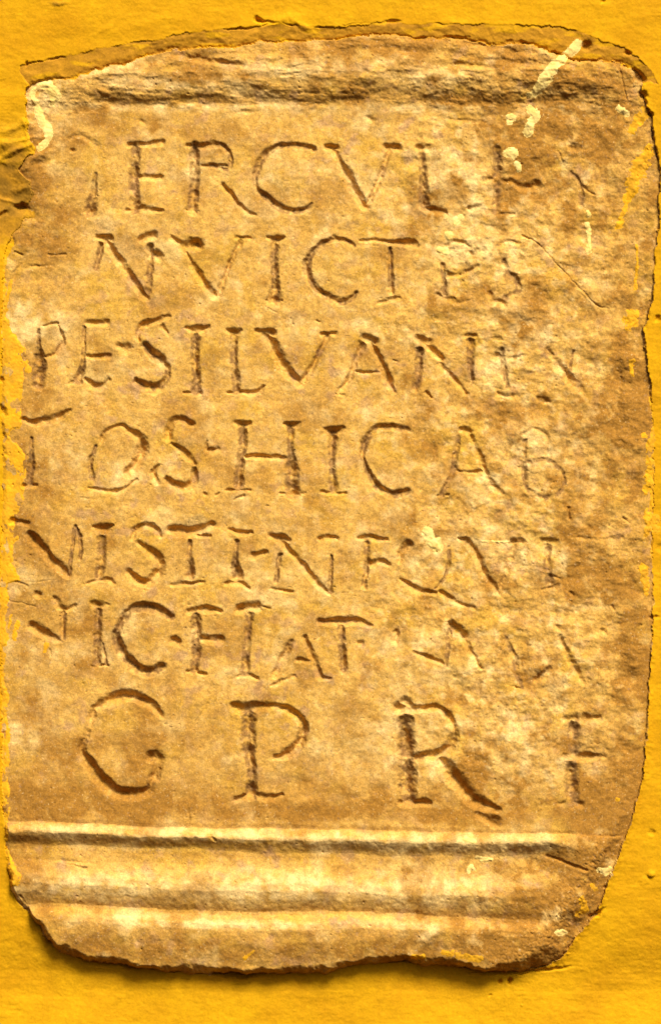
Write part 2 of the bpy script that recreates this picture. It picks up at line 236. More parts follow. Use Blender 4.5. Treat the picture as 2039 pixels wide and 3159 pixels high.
 ('V', 1., [('e3', [(165,180,10),(230,205,18),(290,300,20),(350,430,20),(430,530,18)]), ('e3', [(430,540,18),(480,440,20),(520,320,18),(548,220,22)]), ('e3', [(530,212,22),(595,200,20)])]),
 ('I', .75, [('e3', [(725,185,12),(800,197,20),(835,195,12)]), ('e3', [(775,230,18),(765,350,18),(785,480,22)]), ('e3', [(730,530,8),(835,505,16)])]),
 ('T', .6, [('e3', [(980,170,12),(1090,187,12)]), ('e3', [(1200,185,18),(1270,172,14)]), ('e3', [(1120,185,10),(1200,185,10)])]),

 ('N', .9, [('e1', [(245,560,18),(270,560,18)]), ('e1', [(375,585,16),(430,660,16),(515,640,12)]), ('e1', [(430,680,18),(425,850,16)]), ('e1', [(220,775,24),(290,815,26),(410,872,14)])]),
 ('I', 1., [('e1', [(630,622,16),(660,630,22),(735,630,10)]), ('e1', [(665,660,20),(665,850,22),(658,1020,20)]), ('e1', [(695,900,8),(722,1030,10)]), ('e1', [(630,1045,10),(735,1042,8)])]),
 ('C', 1., [('e1', [(1160,710,20),(1080,665,24),(1000,642,24),(920,650,22),(860,695,22),(820,760,20),(790,830,22),(805,900,26),(850,980,26),(920,1050,26),(1010,1085,26),(1105,1045,20)])]),
 ('.', .9, [('e1', [(1180,870,24),(1200,885,24)])]),
 ('F', 1., [('e1', [(1280,680,20),(1390,660,22),(1500,672,12)]), ('e1', [(1330,700,24),(1332,900,26),(1322,1070,22)]), ('e1', [(1360,858,20),(1430,868,24),(1500,870,24)]), ('e1', [(1270,1080,8),(1395,1100,10)])]),
 ('I', 1., [('e2', [(200,660,28),(320,640,26)]), ('e2', [(350,640,8),(400,655,8)]), ('e2', [(265,690,22),(245,880,18),(235,1090,22)]), ('e2', [(185,1118,8),(240,1100,12),(315,1132,12)])]),
 ('A', .95, [('e2', [(545,885,18),(490,990,20),(430,1110,16)]), ('e2', [(640,855,16),(690,980,18),(740,1110,18)]), ('e2', [(590,1000,12),(675,1012,12)]), ('e2', [(740,1125,14),(805,1132,10)]), ('e2', [(420,1175,12),(520,1130,10),(570,1110,10)])]),
 ('T', 1., [('e2', [(740,745,18),(880,742,24),(980,738,22),(1090,770,12)]), ('e2', [(885,770,18),(890,900,20),(900,1070,20)])]),
 ('.', .8, [('e2', [(1010,885,16),(1020,890,16)])]),
 ('M', .9, [('e2', [(1260,820,18),(1245,880,20)]), ('e2', [(1380,952,12),(1450,980,16),(1540,1010,12),(1590,1038,12)]), ('e3', [(75,1040,12),(90,930,14),(108,790,16)]), ('e3', [(115,765,24),(200,840,28)]), ('e3', [(205,860,16),(250,950,18),(315,1060,12)])]),
 ('A', .75, [('e3', [(490,855,10),(520,930,14),(545,990,18),(560,1080,16),(595,1190,12)]), ('e3', [(490,870,8),(430,980,8)])]),
 ('A', .85, [('e3', [(850,850,14),(900,960,20),(960,1070,18),(1010,1165,14)]), ('e3', [(825,775,18),(840,785,18)]), ('e3', [(780,1060,18),(690,1140,16)])]),

 ('G', 1.05, [('f1', [(748,190,12),(710,145,17),(650,112,19),(590,98,20),(520,118,20),(445,160,15)]), ('f1', [(440,160,14),(405,270,13),(382,360,16),(420,420,20),(470,490,22),(530,540,22),(600,560,20),(685,545,18),(712,500,18),(735,430,16),(735,390,22)]), ('f1', [(705,385,20),(735,385,22)])]),
 ('P', 1.05, [('f1', [(1088,148,14),(1140,162,22),(1200,155,18),(1290,148,12),(1370,180,15),(1412,240,17),(1400,310,20),(1350,370,18),(1280,388,10)]), ('f1', [(1160,180,22),(1155,330,24),(1172,450,16),(1172,560,22)]), ('f1', [(1095,585,10),(1175,560,12),(1250,578,14),(1315,562,8)])]),
 ('R', 1.05, [('f2', [(322,158,22),(400,162,14),(485,155,14)]), ('f2', [(350,130,20),(365,150,18)]), ('f2', [(352,220,26),(355,400,28),(365,580,26)]), ('f2', [(500,155,10),(545,190,14),(572,250,15),(565,320,20),(510,372,18),(395,388,16)]), ('f2', [(518,400,20),(580,480,26),(650,570,26),(720,612,22),(785,632,10)]), ('f2', [(690,655,14),(770,690,20)]), ('f2', [(320,600,10),(365,595,14),(440,600,14),(465,604,8)])]),
 ('F', .95, [('f2', [(1088,208,12),(1160,205,17),(1245,205,12)]), ('f2', [(1130,230,20),(1132,370,20)]), ('f2', [(1120,440,22),(1125,590,24)]), ('f2', [(1085,385,12),(1180,383,16),(1275,385,10)]), ('f2', [(1065,602,10),(1165,602,14)])]),
]
OTHER = [   # shallow scratches and chips that are no letters: depth factor, frame, points
 (1.35,'c5',[(600,715,9),(700,770,6),(790,870,4),(860,940,6),(950,1040,5),(1100,1190,5)]), (1.3,'c8',[(1000,0,5),(1110,90,6),(1180,115,4)]),
 (.7,'c3',[(330,850,10),(450,845,10)]), (.35,'c3',[(470,60,16),(560,40,26),(660,110,26)]), (.9,'c3',[(490,140,16),(500,142,16)]),
 (.55,'c3',[(150,905,8),(110,960,14),(90,1030,12)]), (.8,'c3',[(100,830,10),(150,850,12)]),
 (.7,'c7',[(370,100,5),(450,140,7)]), (.9,'c7',[(715,195,10),(740,205,10)]), (.9,'c7',[(1235,460,8),(1265,470,8)]),
 (.6,'d1',[(555,630,7),(600,640,7)]), (.6,'d1',[(580,695,7),(615,690,7)]), (1.,'d1',[(1390,600,14),(1400,610,14)]), (1.,'d1',[(1470,615,12),(1490,595,10)]),
 (.9,'d2',[(160,640,8),(225,615,14)]), (.7,'d2',[(375,685,9),(390,685,9)]), (.8,'d3',[(910,700,14),(915,770,16)]), (.8,'d3',[(1280,770,12),(1320,800,6)]),
 (.6,'e1',[(180,475,5),(280,470,6),(390,455,5)]), (.8,'e1',[(110,470,8),(190,500,8)]), (.7,'e1',[(60,600,6),(250,640,7)]), (.7,'e1',[(340,930,8),(345,980,9)]),
 (.8,'e3',[(800,440,14),(830,445,12)]), (.8,'e3',[(925,545,16),(940,560,14)]), (.8,'e3',[(1205,640,14),(1215,660,10)]), (.7,'e3',[(1140,800,18),(1160,810,18)]),
 (1.,'e3',[(1480,815,10),(1520,812,14)]), (.8,'e3',[(550,1190,14),(590,1195,12)]), (1.,'f1',[(880,625,4),(885,680,6),(860,735,7)]), (.7,'f1',[(310,475,4),(295,505,5)]),
 (.7,'f1',[(970,130,4),(920,215,6)]), (.6,'f2',[(485,60,2),(495,100,3),(475,155,3)]), (.8,'f2',[(1000,845,8),(1100,880,10),(1190,915,10)]),
 (.6,'f1',[(300,880,5),(400,905,8)]), (.8,'g1',[(990,190,8),(1005,200,8)]), (.6,'g2',[(1200,815,3),(1260,838,4),(1330,835,4),(1380,815,3)]),
 (.7,'z1',[(300,560,5),(285,640,6)]), (.7,'z1',[(410,370,4),(410,400,4)]), (.8,'z2',[(1340,300,6),(1380,480,6)]),
]
def stroke(frame, pts, grow=1.0, soft=False):
    ox, oy, k = CR[frame]; w = 10; P = []
    for p in pts:
        if len(p) > 2: w = p[2]
        P.append((ox+p[0]*k, oy+p[1]*k, w*k*grow))
    if len(P) == 1: P.append((P[0][0]+1, P[0][1], P[0][2]))
    if len(P) > 2:                              # the mason's curve through the surveyed points
        A = [np.array(p) for p in P]; A = [2*A[0]-A[1]] + A + [2*A[-1]-A[-2]]; P2 = []
        for i in range(1, len(A)-2):
            for u in (0, .25, .5, .75):
                q = 0.5*(2*A[i] + (A[i+1]-A[i-1])*u + (2*A[i-1]-5*A[i]+4*A[i+1]-A[i+2])*u*u + (3*A[i]-A[i-1]-3*A[i+1]+A[i+2])*u**3); q[2] = max(q[2], 1.5); P2.append(tuple(q))
        P = P2 + [tuple(A[-2])]
    R = max(p[2] for p in P)+8
    x0 = min(p[0] for p in P)-R; x1 = max(p[0] for p in P)+R; y0 = min(p[1] for p in P)-R; y1 = max(p[1] for p in P)+R
    i0, i1 = np.searchsorted(xs, [x0, x1]); j0, j1 = np.searchsorted(ys, [y0, y1]); sl = (slice(j0, j1), slice(i0, i1))
    gx = X[sl]*0.3+wX[sl]*0.7; gy = Y[sl]*0.3+wY[sl]*0.7
    best = np.zeros(gx.shape, np.float32); bw = np.zeros(gx.shape, np.float32)
    for a, b in zip(P[:-1], P[1:]):
        dx, dy = b[0]-a[0], b[1]-a[1]; l2 = dx*dx+dy*dy+1e-6
        tt = np.clip(((gx-a[0])*dx+(gy-a[1])*dy)/l2, 0, 1)
        d = np.hypot(gx-a[0]-tt*dx, gy-a[1]-tt*dy); w_ = a[2]+tt*(b[2]-a[2])
        v = np.clip(1-d/w_, 0, 1)*w_
        m = v > best; best = np.where(m, v, best); bw = np.where(m, w_, bw)
    return sl, best, bw
wear = np.clip(1.0 + 0.6*fbm(X, Y, 55, 3, 101) - 0.34*sstep(1250, 1600, X), 0.4, 1.6)
CARVE = np.zeros_like(X); LID = np.zeros(X.shape, np.int16)
KD = 0.96
for li, (ch, st, strokes) in enumerate(LET):
    for fr, pts in strokes:
        sl, v, w_ = stroke(fr, pts, 1.85*(1+0.0*li))
        rel = np.clip(v/np.maximum(w_, 1e-3) + 0.10*fine[sl]*(v > 0), 0, 1)
        core = rel*rel*(3-2*rel)
        d = np.where(v > 0, w_*KD*st*core*wear[sl], 0).astype(np.float32)
        m = d > CARVE[sl]; CARVE[sl] = np.where(m, d, CARVE[sl]); LID[sl] = np.where(m & (d > 1.3), li+1, LID[sl])
CR_M = np.zeros(X.shape, bool)
for kf, fr, pts in OTHER:
    sl, v, w_ = stroke(fr, pts, 1.1); d = v*kf*1.3; CARVE[sl] = np.maximum(CARVE[sl], d.astype(np.float32))
# the surface round each cut has softened and sunk a little
ST = ST - CARVE + 0.6*fbm(X, Y, 12, 2, 103)*np.clip(CARVE/6, 0, 1)

# ------------------------------------------------------------------ join stone, mortar and wall
edge_w = 16 + 34*sstep(1500, 1900, X)*sstep(1500, 2100, Y) + 45*sstep(1500, 1750, X)*sstep(2560, 2750, Y) + (10 + 12*fbm(X, Y, 90, 3, 68))*sstep(2750, 2900, Y)
foot = np.minimum(WALL, ST) 
e = np.clip(S/edge_w, 0, 1); bl = np.clip(sstep(1400, 1900, X)*sstep(520, 640, Y)*sstep(2960, 2850, Y)*0.8 + 0.35 + 0.4*sstep(400, 100, X)*sstep(2700, 2500, Y), 0, 1)
prof = np.sqrt(np.clip(1-(1-e)**2, 0, 1))*(1-bl) + bl*sstep(0, 1, e)
fd = 1 + 3*sstep(2700, 2900, Y) + 2*sstep(400, 100, X)
H_st = foot - fd + (ST-foot+fd)*prof
collar = np.interp(np.clip(-S, 0, 100), [0, 8, 40, 100], [3, 9, 15, 22]).astype(np.float32)
MORT = np.minimum(Fp + collar + fbm(X, Y, 60, 3, 66, ay=1.8)*3 + fine*1.0 + peck*0.3, WALL-1.5*sstep(-.2, .3, fbm(X, Y, 70, 2, 67))*2)
MORT = np.where(Y < 700, MORT, WALL-4)
# broken hollow in the plaster by the left edge
HOL = sdf([(-120,470),(-10,455),(30,470),(70,520),(100,600),(104,650),(60,665),(20,655),(-120,680)], 2)
HOLW = sdf([(-60,400),(40,385),(90,340),(130,420),(150,560),(130,680),(80,720),(20,760),(-60,770)], 2)
H = np.where(S > 0, H_st, np.where(C > 0, MORT, WALL))
# plaster lip round the collar: thin edge, and a soft fillet elsewhere
lip = sstep(-14, 0, C)*(C <= 0)
H = np.where((C <= 0) & (Y < 1100), H + 1.2*lip*(0.6+0.5*fbm(X, Y, 50, 2, 70)), H)
low = sstep(1700, 2100, Y)
# fillet of plaster curling up to the stone along the right side and bottom
fil = np.clip(1+C/34.0, 0, 1)**2*(C <= 0)*low
H = H + fil*(7*sstep(1400, 1900, X) + 3)
hol = sstep(-14, 50, HOL); H = H - 10*hol*sstep(-400, 0, X)
for (x, y, rx, ry, a, d) in [(66,636,20,9,0,22),(75,645,26,14,20,8),(6,660,22,6,-20,12),(800,62,15,7,20,20),(830,70,22,5,0,7),(1210,66,22,5,0,10),(1808,140,14,12,0,26),(1935,163,10,6,0,16),
                             (1968,235,24,12,45,26),(1980,292,14,11,60,22),(2003,352,8,6,30,18),(735,3012,70,9,2,26),(735,3022,44,10,0,10),(1560,3006,90,6,-2,20),
                             (1573,3032,7,8,-30,24),(1544,3034,5,8,0,16),(1840,2824,24,7,-35,20),(1866,2738,8,5,0,8),(395,2985,34,8,15,14),(300,2978,50,6,8,8),
                             (152,2914,16,12,40,12),(120,2860,12,22,-30,6),(1700,2996,60,5,-6,7),(83,199,5,7,0,9),(190,12,26,7,0,-4),(1858,7,5,5,0,7),(1515,3078,6,4,0,6),
                             (2025,985,9,9,0,10),(2015,1905,14,6,0,8),(5,1170,7,7,0,9),(10,1270,18,10,60,7),(12,2262,7,6,0,6),(2035,1690,12,14,0,6),(2012,2570,10,8,0,6),
                             (2011,2700,10,10,0,-8),(1985,2720,16,12,0,-3)]:
    sl, b = blob(x, y, rx, ry, a, 1.6); H[sl] -= d*b
# seam that opens between stone and plaster
def seam(pts, w, d):
    global H
    P = [(p[0], p[1], w*(1+0.5*math.sin(i*2.3))) for i, p in enumerate(pts)]
    CR['_'] = (0, 0, 1.0); sl, v, w_ = stroke('_', P); H[sl] -= np.minimum(v*3.0, d)*np.clip(0.35+1.5*fbm(X[sl], Y[sl], 45, 2, 120), 0, 1.1)
seam([(1979,252),(1984,300),(2006,358),(2012,420),(2022,470),(2032,510),(2036,525)], 4.5, 16)
seam([(2034,560),(2028,624),(2030,660),(2028,705)], 4, 14)
seam([(2017,792),(2015,872),(2006,940),(1990,1010)], 3.5, 9)
seam([(1700,160),(1734,172),(1760,184),(1787,192),(1830,188),(1870,190),(1920,205),(1946,212),(1965,232)], 3.6, 9)
seam([(1271,119),(1416,116),(1509,142),(1582,126),(1640,140)], 4.0, 9)
seam([(690,92),(781,86),(860,72),(920,82),(1019,86),(1100,74),(1200,66)], 3.0, 6)
seam([(64,2762),(90,2812),(125,2862),(150,2905)], 4.0, 10)
seam([(83,199),(179,179),(265,159)], 2.4, 4)
for (x, y, rx, ry, a, h) in [(870,62,50,16,-10,8),(930,78,40,10,30,6),(420,80,90,12,-12,2),(330,90,60,9,-30,1.6),(40,470,60,8,-25,9),(20,445,45,18,10,9),(30,400,50,12,-20,7),(90,385,30,14,30,7),(15,500,30,10,0,6),(80,520,26,10,-40,7),(60,585,34,8,-10,5),(30,620,40,7,15,5),(60,300,40,26,0,4),
                             (92,450,16,40,10,8),(120,480,50,12,-20,7),(140,500,30,8,-10,-4),(90,430,50,6,-10,6)]:
    sl, b = blob(x, y, rx, ry, a); H[sl] += h*b

# ------------------------------------------------------------------ paint: drips, splashes, smears (real coats with thickness)
DRIPS = [
 [('z1',[(165,480,12),(150,440,12),(175,405,14),(235,390,16)]), ('z1',[(165,470,16),(190,555,20),(225,600,22),(218,650,18),(182,690,14)])],
 [('z1',[(215,400,24),(260,440,26),(240,480,14)])],
 [('z2',[(1185,172,18),(1150,205,24),(1120,235,24),(1085,252,10)])], [('z2',[(1085,270,20),(1035,310,26),(990,380,28),(945,435,20),(920,440,14)])],
 [('z2',[(838,550,24),(836,560,20)])], [('z2',[(925,505,20),(955,540,22),(930,560,18),(922,610,24)])], [('z2',[(815,712,18),(845,712,26),(850,730,12)])], [('z2',[(870,765,16),(876,785,14)])],
 [('c5',[(180,585,20),(150,620,28),(135,650,12)])], [('c5',[(95,720,34),(100,735,22)])], [('c5',[(35,815,22),(70,825,30)])],
 [('c5',[(1035,552,12),(1045,578,16),(1040,590,10)])], [('c5',[(1035,640,18),(1045,700,14),(1042,760,12),(1045,825,22)])],
 [('e2',[(1470,130,40),(1500,200,40),(1540,240,30)]), ('e3',[(10,215,44),(30,235,28)])], [('e3',[(325,195,6),(420,202,7),(510,200,5)])],
 [('g2',[(628,190,14),(665,205,12)])], [('g2',[(640,345,10),(650,325,12),(668,335,8)])], [('g2',[(680,280,8),(750,288,9)]), ('g2',[(700,296,6),(750,292,6)])],
 [('g2',[(1060,628,18),(1090,632,12)])], [('g2',[(1250,340,14),(1280,350,20),(1300,330,10)])], [('z2',[(1340,500,16),(1375,525,16)])],
]
SMEARS = [
 [('z2',[(1462,520,18),(1430,560,20),(1400,610,12)])], [('z2',[(1480,690,18),(1440,770,34),(1410,850,28),(1385,910,16),(1360,990,10),(1335,1055,10)])],
 [('c5',[(1270,610,16),(1255,650,20)])], [('c8',[(1345,170,44),(1330,200,40),(1360,120,10)])], [('c8',[(1335,470,18),(1340,560,10)])],
 [('c5',[(1368,780,7),(1372,900,8),(1362,1080,8)])], [('d3',[(1450,430,14),(1440,540,18),(1425,600,8)])], [('d3',[(1435,720,18),(1440,860,14)])], [('d3',[(1490,760,24),(1500,840,26)])],
 [('c8',[(1415,970,16),(1430,975,14)])], [('e3',[(1440,20,20),(1450,100,16),(1430,160,10)])], [('e3',[(1420,380,26),(1430,460,22),(1440,560,10)])], [('f2',[(1332,583,9),(1335,586,9)])],
 [('g2',[(1170,470,14),(1185,520,16),(1150,545,12)])], [('g2',[(380,745,10),(430,742,12)])], [('g2',[(530,720,12),(600,735,14),(690,748,14)])], [('g1',[(1140,750,7),(1175,715,7)])],
 [('e1',[(120,740,12),(100,850,14)])], [('e1',[(320,890,14),(300,940,10)])], [('e1',[(75,700,10),(60,780,8)])], [('e1',[(100,190,14),(120,170,10)])], [('c6',[(180,470,14),(190,540,14)])],
 [('g2',[(1215,405,8),(1235,430,10)])], [('c3',[(80,1020,8),(60,1120,10),(40,1180,8)])],
]
PID = np.zeros(X.shape, np.int16)
pn = fbm(X, Y, 22, 3, 130); pf = fbm(X, Y, 9, 2, 131)
def lay(groups, base, thick, cut, ragged):
    for i, g in enumerate(groups):
        for fr, pts in g:
            sl, v, w_ = stroke(fr, pts, 1.15 if base == 0 else 1.55)
            q = v/np.maximum(w_, 1e-3) + ragged*(pn[sl]*0.7+pf[sl]*0.4); m = (v > 0) & (q > cut)
            PID[sl] = np.where(m, base+i+1, PID[sl]); H[sl] += np.where(v > 0, thick*sstep(cut, cut+0.5, q), 0)
lay(DRIPS, 0, 2.2, 0.14, 0.36)
lay(SMEARS, 100, 1.3, 0.25, 0.75)
# the yellow coat that laps over the left edge of the stone
LP = vcurve([(0,-99),(700,0),(760,18),(970,20),(1040,50),(1074,80),(1180,72),(1309,66),(1340,30),(1380,60),(1409,86),(1500,74),(1543,72),(1590,46),(1680,40),(1760,50),(1790,60),(1800,24),(1950,22),(2100,14),(2140,26),(2330,28),(2480,30),(2560,22),(2620,26),(2660,48),(2700,62),(2730,60),(2760,-99),(3200,-99)])
LP = LP + fbm(X, Y, 30, 3, 135, ay=0.5)*10 + fbm(X, Y, 9, 2, 136)*3
lapL = (X < LP) & (X > -40) & (Y > 720) & (Y < 2770)
RP = vcurve([(0,3000),(1020,1985),(1040,1990),(1150,2000),(1275,2008),(1400,1992),(1560,2000),(1600,2012),(1700,2004),(1800,2014),(1900,2012),(2100,2005),(2130,3000),(3200,3000)])
RP = RP + fbm(X, Y, 34, 3, 137, ay=0.35)*14 + fbm(X, Y, 9, 2, 138, ay=0.6)*4
lapR = (X > RP) & (Y > 1020) & (Y < 2120)
H = H + 2.6*sstep(0, 9, LP-X)*(Y > 720)*(Y < 2770)*(S > 0) + 2.2*sstep(0, 9, X-RP)*(Y > 1020)*(Y < 2120)*(S > 0)
lap = (lapL | lapR) & (S > 0)
lap &= ~((fbm(X, Y, 30, 3, 140, ay=0.6) > 0.36))
H = H.astype(np.float32)

# ------------------------------------------------------------------ colour masks (patina, lime crust, dirt); some follow the moulding grooves, crests and slab margins
def mask(lst, n_amt=0.35, scale=60, seed=150, octv=4):
    M = np.zeros_like(X)
    for (x, y, rx, ry, a, s) in lst:
        sl, b = blob(x, y, rx, ry, a, 1.2); M[sl] = np.maximum(M[sl], s*b)
    return np.clip(M*(1+1.6*fbm(X, Y, scale, octv, seed)), 0, 1)
PATINA = mask([(1700,400,260,90,5,.9),(1900,330,110,120,0,.7),(1560,480,70,120,0,.7),(1880,1290,150,90,0,.8),(1950,1180,70,120,0,.6),(1850,1460,160,80,0,.55),(1800,1790,170,50,-10,.6),
    (1960,2080,60,110,0,1),(1950,2350,60,200,5,.8),(1860,2580,90,160,25,1),(1720,2800,200,150,-30,1),(1640,2920,260,70,0,1),(1790,2740,120,120,0,1),(1870,2600,70,120,20,1),(1250,2950,200,30,0,.8),(1560,2900,170,60,0,.95),(1560,2610,70,20,0,.3),
    (300,2480,330,60,0,.75),(240,1900,220,160,0,.35),(420,2000,160,120,0,.3),(150,2180,120,90,0,.35),(520,2250,260,120,0,.3),(160,1480,120,120,0,.3),(230,1650,200,60,0,.4),(560,1720,300,40,0,.25),(900,2500,360,50,0,.5),(1450,2520,200,40,0,.6),(180,2400,110,110,0,.35),(330,2330,220,120,0,.3),
    (500,2930,330,60,0,.55),(1100,2920,250,50,0,.5),(60,560,110,120,0,.9),(150,660,110,60,0,.6),(100,740,90,60,0,.45),(250,430,90,40,0,.45),(430,390,200,40,0,.4),
    (480,190,70,22,-15,.9),(640,240,200,26,0,.6),(820,270,40,14,0,.8),(1080,150,150,36,0,.85),(1250,160,60,40,0,.6),(1560,180,70,50,0,.7),(1440,150,60,20,0,.5),(1760,250,150,50,10,.8),
    (1150,300,160,24,0,.5),(1450,310,220,24,0,.65),(1720,310,100,24,0,.8),(300,330,80,20,-10,.6),(620,310,300,14,0,.5),(100,2600,60,60,0,.6),(750,2640,500,12,1,.35),(1600,2700,90,40,10,.5),
    (300,1400,60,60,0,.3),(150,1700,130,60,0,.3),(60,1610,60,30,0,.6),(200,1270,140,30,0,.4),(130,1990,90,60,0,.4),(900,1620,300,40,0,.2),(1480,330,500,30,0,.25),
    (1650,560,140,80,0,.45),(1820,640,110,80,0,.4),(1740,880,60,70,0,.35)], seed=150)
pb = fbm(X, Y, 170, 5, 160); PATINA = np.clip(PATINA + 0.75*sstep(0.04, 0.5, pb)*(0.75+0.25*sstep(900, 1700, X)), 0, 1)
VIOLET = np.clip(sstep(0.1, 0.6, fbm(X, Y, 55, 5, 170))*0.8, 0, 1)*(0.5+0.5*sstep(0.0, 0.4, fbm(X, Y, 400, 2, 171)) + 0.5*inC*0.8 + 0.4*sstep(2560, 2700, Y))
VIOLET = np.clip(VIOLET, 0, 1)
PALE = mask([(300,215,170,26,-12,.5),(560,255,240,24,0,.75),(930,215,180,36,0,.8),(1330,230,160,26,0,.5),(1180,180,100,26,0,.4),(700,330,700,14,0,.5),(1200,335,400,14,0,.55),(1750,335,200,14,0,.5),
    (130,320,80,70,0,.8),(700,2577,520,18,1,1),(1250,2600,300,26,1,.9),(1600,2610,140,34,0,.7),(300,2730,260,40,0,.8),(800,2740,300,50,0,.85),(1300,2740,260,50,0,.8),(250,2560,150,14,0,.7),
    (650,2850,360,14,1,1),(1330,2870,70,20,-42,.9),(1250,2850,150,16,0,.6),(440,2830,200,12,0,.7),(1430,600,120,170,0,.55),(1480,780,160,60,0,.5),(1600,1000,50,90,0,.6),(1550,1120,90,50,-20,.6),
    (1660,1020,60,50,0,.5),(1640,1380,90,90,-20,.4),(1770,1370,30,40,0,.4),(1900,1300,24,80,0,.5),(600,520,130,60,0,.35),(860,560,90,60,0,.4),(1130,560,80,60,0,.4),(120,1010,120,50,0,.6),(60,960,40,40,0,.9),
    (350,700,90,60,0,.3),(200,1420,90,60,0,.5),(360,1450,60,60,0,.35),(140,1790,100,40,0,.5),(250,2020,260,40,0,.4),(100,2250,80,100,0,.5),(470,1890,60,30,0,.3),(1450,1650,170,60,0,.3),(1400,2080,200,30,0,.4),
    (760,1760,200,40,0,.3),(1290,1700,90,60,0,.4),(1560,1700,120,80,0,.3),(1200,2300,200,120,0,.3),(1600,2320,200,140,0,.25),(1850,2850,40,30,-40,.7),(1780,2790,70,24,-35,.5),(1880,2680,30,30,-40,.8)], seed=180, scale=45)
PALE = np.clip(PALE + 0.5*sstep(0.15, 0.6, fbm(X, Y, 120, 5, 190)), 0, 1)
RIM = sstep(230, 20, np.minimum(S, C) + fbm(X, Y, 160, 4, 194)*150)*(S > 0)
RIM2 = sstep(2250, 2500, Y + fbm(X, Y, 200, 3, 193)*120)*sstep(2545, 2500, Y)
PATINA = np.clip(PATINA + 0.38*RIM*np.clip(1-1.2*PALE, 0, 1)*(0.6+0.4*sstep(-.3, .3, fbm(X, Y, 30, 4, 192))) + 0.42*RIM2, 0, 1)
mo = fbm(X, Y, 52, 5, 195); mo2 = fbm(X, Y, 40, 5, 196); rgt = 0.35+0.65*sstep(1000, 1500, X)
PATINA = np.clip(PATINA + 0.55*sstep(0.08, 0.45, mo)*rgt, 0, 1); PALE = np.clip(PALE + 0.5*sstep(0.0, 0.6, mo2)*(0.3*sstep(500, 900, X)+rgt)*sstep(60, 260, S)*sstep(2560, 2350, Y), 0, 1)
LW = sstep(230, 60, X)*sstep(280, 380, Y)*sstep(1000, 720, Y)
GLAZE = np.clip(sstep(0.0, 0.5, fbm(X, Y, 140, 4, 200))*0.8 + LW*sstep(-.3, .2, fbm(X, Y, 40, 4, 201)) + 0.9*sstep(60, 8, S)*sstep(1500, 1800, X)*sstep(-.1, .3, fbm(X, Y, 30, 4, 202, ay=.4)), 0, 1)          # ochre wash from the wall paint
WASH = np.clip(sstep(0.0, 0.35, fbm(X, Y, 60, 4, 205, ax=.6, ay=2.0) - 0.1)*sstep(900, 200, Y)*0.8 + sstep(520, 430, Y + fbm(X, Y, 50, 3, 206)*60)*sstep(300, 380, Y)*sstep(400, 200, X) + sstep(45, 0, HOLW + fbm(X, Y, 40, 3, 207)*30)*(Y > 330)*(X < 400), 0, 1)
WDIRT = mask([(60,580,120,110,0,.9),(30,420,60,60,0,.3),(180,12,30,8,0,.5),(250,2960,200,30,10,.15)], seed=210, scale=50)

# old grime still sticking to some of the upright strokes, and smudged a little past them
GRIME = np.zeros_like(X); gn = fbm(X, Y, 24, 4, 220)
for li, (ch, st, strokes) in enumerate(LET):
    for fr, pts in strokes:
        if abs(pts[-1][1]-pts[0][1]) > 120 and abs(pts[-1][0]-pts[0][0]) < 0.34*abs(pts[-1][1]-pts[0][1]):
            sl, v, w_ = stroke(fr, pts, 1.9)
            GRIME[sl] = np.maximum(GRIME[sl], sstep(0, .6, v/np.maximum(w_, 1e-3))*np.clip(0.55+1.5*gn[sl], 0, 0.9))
# ------------------------------------------------------------------ which part each face belongs to
def fa(a): return a[:-1, :-1]
reg = np.zeros(X.shape, np.int16)            # 0 wall
reg[(C > 0)] = 1                              # mortar
reg[(S > 0)] = 3
reg[(S > 0) & (ct < 14)] = 2                  # cornice
reg[(S > 0) & (t > 0)] = 4                    # torus
reg[(S > 0) & (t > 1)] = 5                    # ogee
reg[(S > 0) & (t > 2)] = 6                    # plinth
reg[(HOLW > 0) & (S <= 0)] = 1
stone = S > 0
reg[stone & (LID > 0)] = 200 + LID[stone & (LID > 0)]
reg[lap] = 7
pm = PID > 0; pm &= (S > -60)
reg[pm] = 400 + PID[pm]
REG = fa(reg).copy()
# each island of lapping paint becomes a piece of its own
LAPS = []; left = set(zip(*[a.tolist() for a in np.nonzero(REG == 7)]))
while left:
    st_ = [left.pop()]; comp = [st_[0]]
    while st_:
        a, b = st_.pop()
        for q in ((a+1, b), (a-1, b), (a, b+1), (a, b-1)):
            if q in left: left.remove(q); st_.append(q); comp.append(q)
    if len(comp) > 160:
        code = 600+len(LAPS); LAPS.append(code); c_ = np.array(comp); REG[c_[:, 0], c_[:, 1]] = code

